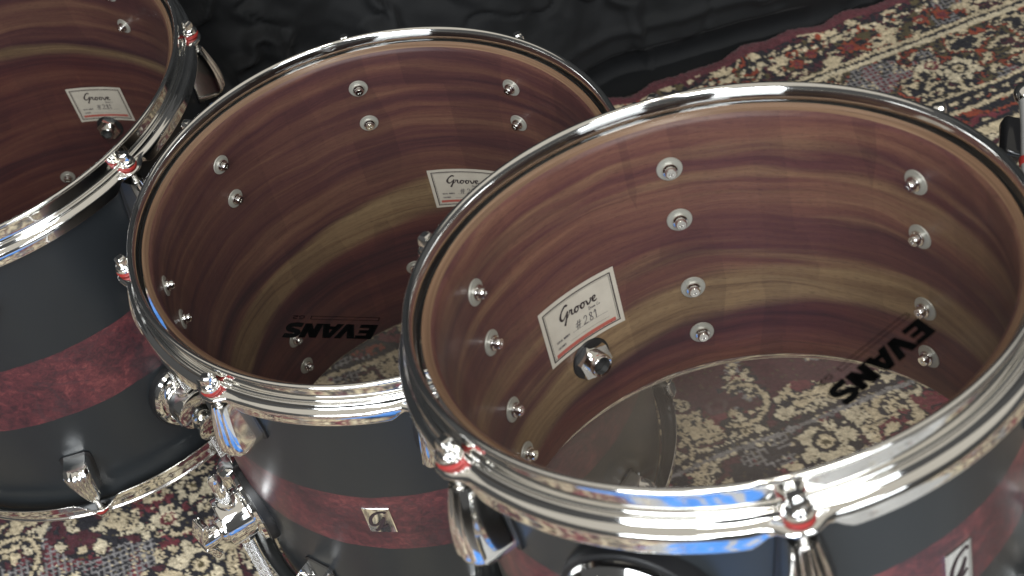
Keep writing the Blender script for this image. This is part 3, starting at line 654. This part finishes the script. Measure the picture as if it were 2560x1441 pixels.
def rug_pattern(U, V):
    kn = .0022
    jU = U+(rng.random(U.shape)-.5)*.0030; jV = V+(rng.random(U.shape)-.5)*.0030
    wob = (fb(jU, jV, .05, 5)-.5)*.006; jV2 = jV+wob
    a = fb(jU, jV, .050, 21); b_ = fb(jU, jV, .026, 31); c = fb(jU, jV, .085, 41); d = fb(jU, jV, .013, 51)
    col = np.full(U.shape, CR)
    def put(m, k): col[m] = k
    def contour(f, n, classes, lw, line=BK):
        g = f*n; k = np.floor(g).astype(int); fr = np.abs(g-k-.5)
        for i, cc in enumerate(classes): put(sel & (k % len(classes) == i), cc)
        put(sel & (fr > .5-lw), line)
    # field and main border: scrolls outlined in navy
    sel = V > .27; contour(a, 13, [CR, CR, BU, CR, CR, MA, LC], .12)
    sel = V > .27; big = c > .60; put(sel & big & (d > .40) & (col != BK), BU)
    put(sel & (c > .585) & (c < .60), BK)
    put(sel & (b_ > .63) & (c < .55), BK)
    sel = (V > .105) & (V <= .205); contour(fb(jU, jV, .021, 35), 10, [CR, MA, CR, BK, CR, RD, OL], .20)
    sel = (V > .0195) & (V <= .088); contour(fb(jU, jV, .019, 33), 10, [BK, OL, BK, MA, BK, CR, RD], .13); put(sel & (d > .64), CR); put(sel & (d < .33), OL)
    sel = (V > .205) & (V <= .27); contour(fb(jU*.6, jV, .03, 61), 9, [BU, CR, BU, RD, BK], .16)
    # field: wide maroon medallion ground, seen through the tilted drum
    X = EO[0]+U*EU[0]+V*EV_[0]; Y = EO[1]+U*EU[1]+V*EV_[1]
    med = ((X-.36)/.30)**2+((Y-.97)/.115)**2+(a-.5)*1.2 < 1
    put(med, MA); put(med & (b_ > .63), GR); put(med & (b_ > .67), CR)
    # lattice patches
    lat = fb(jU, jV, .07, 71) > .645; cell = .0066
    ln = (np.mod(np.round(U/.0021).astype(int), 3) == 0) | (np.mod(np.round(V/.0021).astype(int), 3) == 0); L2 = lat & (V > .03) & ~med
    put(L2 & ~ln & (fb(U, V, .02, 75) > .36), BK); put(L2 & ~ln & (fb(U, V, .016, 76) > .62), BU); put(L2 & ln & (rng.random(U.shape) > .12), GR)
    # rosettes
    rr_ = random.Random(5)
    ros = [(rr_.uniform(-1.0, 1.0), rr_.choice([.145, .155, .165]), rr_.uniform(.014, .022)) for _ in range(20)]+\
          [(rr_.uniform(-1.0, 1.0), rr_.uniform(.32, 1.0), rr_.uniform(.013, .026)) for _ in range(62)]+\
          [(rr_.uniform(-1.0, 1.0), rr_.uniform(.05, .075), rr_.uniform(.008, .012)) for _ in range(44)]
    def toUV(x, y): p = np.array([x, y])-EO; return float(p @ EU), float(p @ EV_)
    ros += [toUV(-.365, .838)+(.026,), toUV(.26, .80)+(.024,), toUV(.19, .835)+(.017,), toUV(.22, .97)+(.018,), toUV(-.50, .845)+(.020,)]
    for (u0, v0, r) in ros:
        dx = jU-u0; dy = jV-v0; q = np.hypot(dx, dy); near = q < r*1.9
        if not near.any(): continue
        th = np.arctan2(dy, dx); n_p = 7; pet = r*(1+.20*np.cos(n_p*th+u0*40)+.9*(d-.5)+.35*(b_-.5))
        put(near & (q < pet*1.25), BK); put(near & (q < pet), LC if v0 > .1 else RD)
        put(near & (q < r*.56), BK if r > .016 else BU); put(near & (q < r*.34), BU if u0*10 % 2 < 1 else CR); put(near & (q < r*.16), OL)
    # curled stems
    for _ in range(70):
        u0 = rr_.uniform(-1, 1); v0 = rr_.uniform(.30, 1.0); r = rr_.uniform(.02, .045); t0 = rr_.uniform(0, 6)
        dx = jU-u0; dy = jV-v0; q = np.hypot(dx, dy)
        near = q < r*1.3
        th = np.mod(np.arctan2(dy, dx)-t0, 2*PI); rad = r*(.45+.55*th/(2*PI))
        put(near & (np.abs(q-rad) < .0052) & (th < 4.6), BK); put(near & (np.abs(q-rad) < .0024) & (th < 4.4), CR)
    # straight guard lines parallel to the edge
    for v0, w0, k in ((.0905, .0030, CR), (.0950, .0022, BK), (.1000, .0030, LC), (.0350, .0018, BK), (.2060, .0028, CR), (.2105, .0030, BK), (.2280, .0030, BK), (.2330, .0030, CR), (.2640, .0034, BK), (.2700, .0030, CR)):
        put(np.abs(jV2-v0) < w0, k)
    put((np.abs(jV2-.2190) < .0052), BK); put((np.abs(jV2-.2190) < .0026) & (np.mod(jU+.4*jV, .017) < .009), CR)
    put((np.abs(jV2-.0410) < .0028) & (np.mod(jU, .014) < .006), LC)
    # broken second band of guards in the near field
    put(np.abs(jV2-.545) < .0030, BK); put(np.abs(jV2-.552) < .0024, GR)
    # worn: scattered knots of neighbours' colour
    put((rng.random(U.shape) < .03) & (V > .03), OL)
    rgb = PAL[col]
    bd = V < .0195+wob*.6; rgb[bd] = (.120, .038, .046)
    var = .82+.36*rng.random(U.shape)[..., None]*1.0
    wear = (fb(U, V, .12, 91)-.5)*.35+(fb(U, V, .008, 93)-.5)*.5
    rgb = rgb*(var*(1+wear[..., None]))+.006
    return rgb
def build_rug():
    us = np.concatenate([np.arange(-1.6, -.99, .02), np.arange(-.98, .72, .0021), np.arange(.72, 1.7, .02)])
    vs = np.concatenate([np.array([0, .0025]), np.arange(.0045, .84, .0021), np.arange(.84, 2.0, .02)])
    U, V = np.meshgrid(us, vs, indexing='ij'); rgb = rug_pattern(U, V)
    edge = .0045*np.sin(U*23)+.0035*np.sin(U*51+1)+.003*np.sin(U*97)
    wgt = np.clip(1-V/.05, 0, 1)
    X = EO[0]+U*EU[0]+(V+edge*wgt)*EV_[0]; Y = EO[1]+U*EU[1]+(V+edge*wgt)*EV_[1]
    pile = .0075+.0024*(rng.random(U.shape)-.5)+.0022*np.exp(-((V-.012)/.010)**2)
    pile += .004*wgt*np.sin(U*37+2)**2
    Z = np.where(V < .001, .0005, pile)
    Z[:, 1] *= .75
    n0, n1 = U.shape; co_ = np.stack([X, Y, Z], -1).reshape(-1, 3)
    i = np.arange((n0-1)*(n1-1)); r_ = i//(n1-1); c_ = i % (n1-1); a = r_*n1+c_
    F_ = np.stack([a, a+1, a+n1+1, a+n1], 1)
    me = bpy.data.meshes.new('rug'); me.vertices.add(len(co_)); me.vertices.foreach_set('co', co_.ravel())
    me.loops.add(F_.size); me.loops.foreach_set('vertex_index', F_.ravel()); me.polygons.add(len(F_))
    me.polygons.foreach_set('loop_start', np.arange(0, F_.size, 4)); me.polygons.foreach_set('loop_total', np.full(len(F_), 4))
    me.polygons.foreach_set('use_smooth', np.ones(len(F_), bool)); me.update(); me.validate()
    at = me.color_attributes.new('knots', 'FLOAT_COLOR', 'POINT')
    at.data.foreach_set('color', np.concatenate([rgb.reshape(-1, 3), np.ones((len(co_), 1))], 1).ravel().astype(np.float32))
    m, nt, b = mat('rug_pile'); vc = N(nt, 'ShaderNodeVertexColor'); vc.layer_name = 'knots'; tc = N(nt, 'ShaderNodeTexCoord')
    f1 = noise(nt, tc.outputs['Object'], 650, 3, .7); f2 = noise(nt, tc.outputs['Object'], 7, 3)
    c = mix(nt, 1.0, vc.outputs[0], ramp(nt, f1, [(.25, (.62, .62, .62)), (.75, (1.3, 1.3, 1.3))]), 'MULTIPLY')
    nt.links.new(c, b.inputs['Base Color']); b.inputs['Roughness'].default_value = .95; b.inputs['Specular IOR Level'].default_value = .1
    b.inputs['Sheen Weight'].default_value = .15
    bump(nt, b, f1, .7, .0012); me.materials.append(m)
    o = thing('rug', 'patterned cream, navy and burgundy rug that the drums stand on', 'rug', me=me)
    return o
build_rug()

# floor under everything
m, nt, b = mat('floor_boards'); tc = N(nt, 'ShaderNodeTexCoord')
nt.links.new(ramp(nt, noise(nt, tc.outputs['Object'], 6, 5), [(.3, (.05, .045, .04)), (.7, (.08, .07, .06))]), b.inputs['Base Color']); b.inputs['Roughness'].default_value = .6
fl = mesh('floor', [(-4, -4, -.002), (4, -4, -.002), (4, 4, -.002), (-4, 4, -.002)], [(0, 1, 2, 3)], m, False); fo = obj('floor', fl); fo['kind'] = 'structure'

# ------------------------------------------------------------------ black curtain behind
def build_curtain():
    nu, nz = 520, 220; us = np.linspace(-1.5, 1.3, nu); zs = np.concatenate([np.linspace(.004, .5, 170), np.linspace(.51, 1.5, 50)])
    U, Zz = np.meshgrid(us, zs, indexing='ij')
    fold = .030*np.sin(U*11+1.2*np.sin(U*3.1+.4))+.013*np.sin(U*29+2+Zz*2.5)
    warp = U+.10*Zz
    cre = (fb(warp*1.0, Zz*.45, .16, 301)-.5)*.085+(fb(warp+Zz*.8, Zz*.5-warp*.25, .055, 311)-.5)*.026
    rid = np.abs(fb(warp*.8+Zz*.5, Zz-warp*.3, .11, 331)-.5); cre += -.018*np.exp(-(rid/.034)**2)+(fb(warp*1.3-Zz*.9, Zz*.8+warp*.5, .022, 341)-.5)*.003
    r2 = np.abs(fb(warp*.5-Zz*.7, Zz*1.1+warp*.6, .07, 351)-.5); cre += .007*np.exp(-(r2/.025)**2)
    up = np.clip(Zz-.045, 0, 9); lo = np.clip((.045-Zz)/.045, 0, 1)
    hang = .006*np.sin(U*7+.5)+.005*np.sin(U*19)
    off = .004+fold*.35+cre*(.10+.90*np.clip(Zz/.12, 0, 1))+.42*np.minimum(up, .45)+.10*np.clip(up-.45, 0, 9)+.034*lo**.8+hang*(Zz > .02)-.004*np.exp(-((Zz-.070)/.006)**2)
    off = np.maximum(off, .001+.004*lo)
    # the lowest edge lies on the floor and runs under the rug's border
    k = 10; fl_ = np.linspace(-.02, 1, k)[None, :]; off[:, :k] = off[:, k:k+1]*fl_; Zz = Zz.copy(); Zz[:, :k] = .0015+.0012*np.sin(U[:, :k]*60)**2
    P = EO[None, None, :]+U[..., None]*EU-EV_*off[..., None]
    co_ = np.concatenate([P, Zz[..., None]], -1).reshape(-1, 3)
    F_ = [(a*nz+c, (a+1)*nz+c, (a+1)*nz+c+1, a*nz+c+1) for a in range(nu-1) for c in range(nz-1)]
    m, nt, b = mat('black_cloth'); tc = N(nt, 'ShaderNodeTexCoord')
    nt.links.new(ramp(nt, noise(nt, tc.outputs['Object'], 8, 4), [(.3, (.0085, .0095, .0105)), (.7, (.0130, .0140, .0155))]), b.inputs['Base Color'])
    b.inputs['Roughness'].default_value = .62; b.inputs['Specular IOR Level'].default_value = .25; b.inputs['Sheen Weight'].default_value = .10; b.inputs['Sheen Roughness'].default_value = .4
    wv = N(nt, 'ShaderNodeTexWave'); wv.inputs['Scale'].default_value = 420; wv.bands_direction = 'X'; nt.links.new(tc.outputs['Object'], wv.inputs[0])
    bump(nt, b, mth(nt, 'ADD', wv.outputs['Fac'], noise(nt, tc.outputs['Object'], 60, 5, .7)), .25, .0012)
    o = thing('curtain', 'black cloth curtain hanging behind the drums along the rug edge', 'curtain', me=mesh('curtain', co_, F_, m, True))
build_curtain()

# ------------------------------------------------------------------ unseen blue and grey cloth, added only to give the chrome its reflections
def build_blue():
    nu, nv = 300, 150; X, Y = np.meshgrid(np.linspace(-.50, .85, nu), np.linspace(-.85, .16, nv), indexing='ij')
    Z = .018+.012*np.sin(X*26+3*np.sin(Y*9))+.010*(fb(X, Y, .09, 401)-.5)+.004*np.sin(Y*150)
    e = np.minimum(np.minimum(X+.50, .85-X), np.minimum(Y+.85, .16-Y)); Z = np.where(e < .004, .010, Z+.004)
    F_ = [(a*nv+c, (a+1)*nv+c, (a+1)*nv+c+1, a*nv+c+1) for a in range(nu-1) for c in range(nv-1)]
    m, nt, b = mat('blue_cloth'); tc = N(nt, 'ShaderNodeTexCoord'); wv = N(nt, 'ShaderNodeTexWave'); wv.inputs['Scale'].default_value = 22; wv.bands_direction = 'Y'
    nt.links.new(tc.outputs['Object'], wv.inputs[0])
    sx = N(nt, 'ShaderNodeSeparateXYZ'); nt.links.new(tc.outputs['Object'], sx.inputs[0])
    blue = ramp(nt, wv.outputs['Fac'], [(.3, (.03, .17, .56)), (.8, (.09, .30, .74))]); grey = ramp(nt, wv.outputs['Fac'], [(.3, (.30, .30, .30)), (.8, (.46, .45, .43))])
    st_ = noise(nt, comb(nt, mth(nt, 'MULTIPLY', sx.outputs[0], 9.0), mth(nt, 'MULTIPLY', sx.outputs[1], 1.2), 2.0), 1, 2)
    gsel = mth(nt, 'MULTIPLY', mth(nt, 'SUBTRACT', mth(nt, 'ADD', st_, mth(nt, 'MULTIPLY', mth(nt, 'MAXIMUM', sx.outputs[0], 0.0), 2.2)), .56), 40.0, clamp=True)
    nt.links.new(mix(nt, gsel, blue, grey), b.inputs['Base Color']); b.inputs['Roughness'].default_value = .8
    thing('reflection_cloth', 'unseen blue and grey ribbed cloth, added in front for reflections in the chrome hoops', 'reflection_cloth', me=mesh('reflection_cloth', np.stack([X, Y, Z], -1).reshape(-1, 3), F_, m, True))
build_blue()
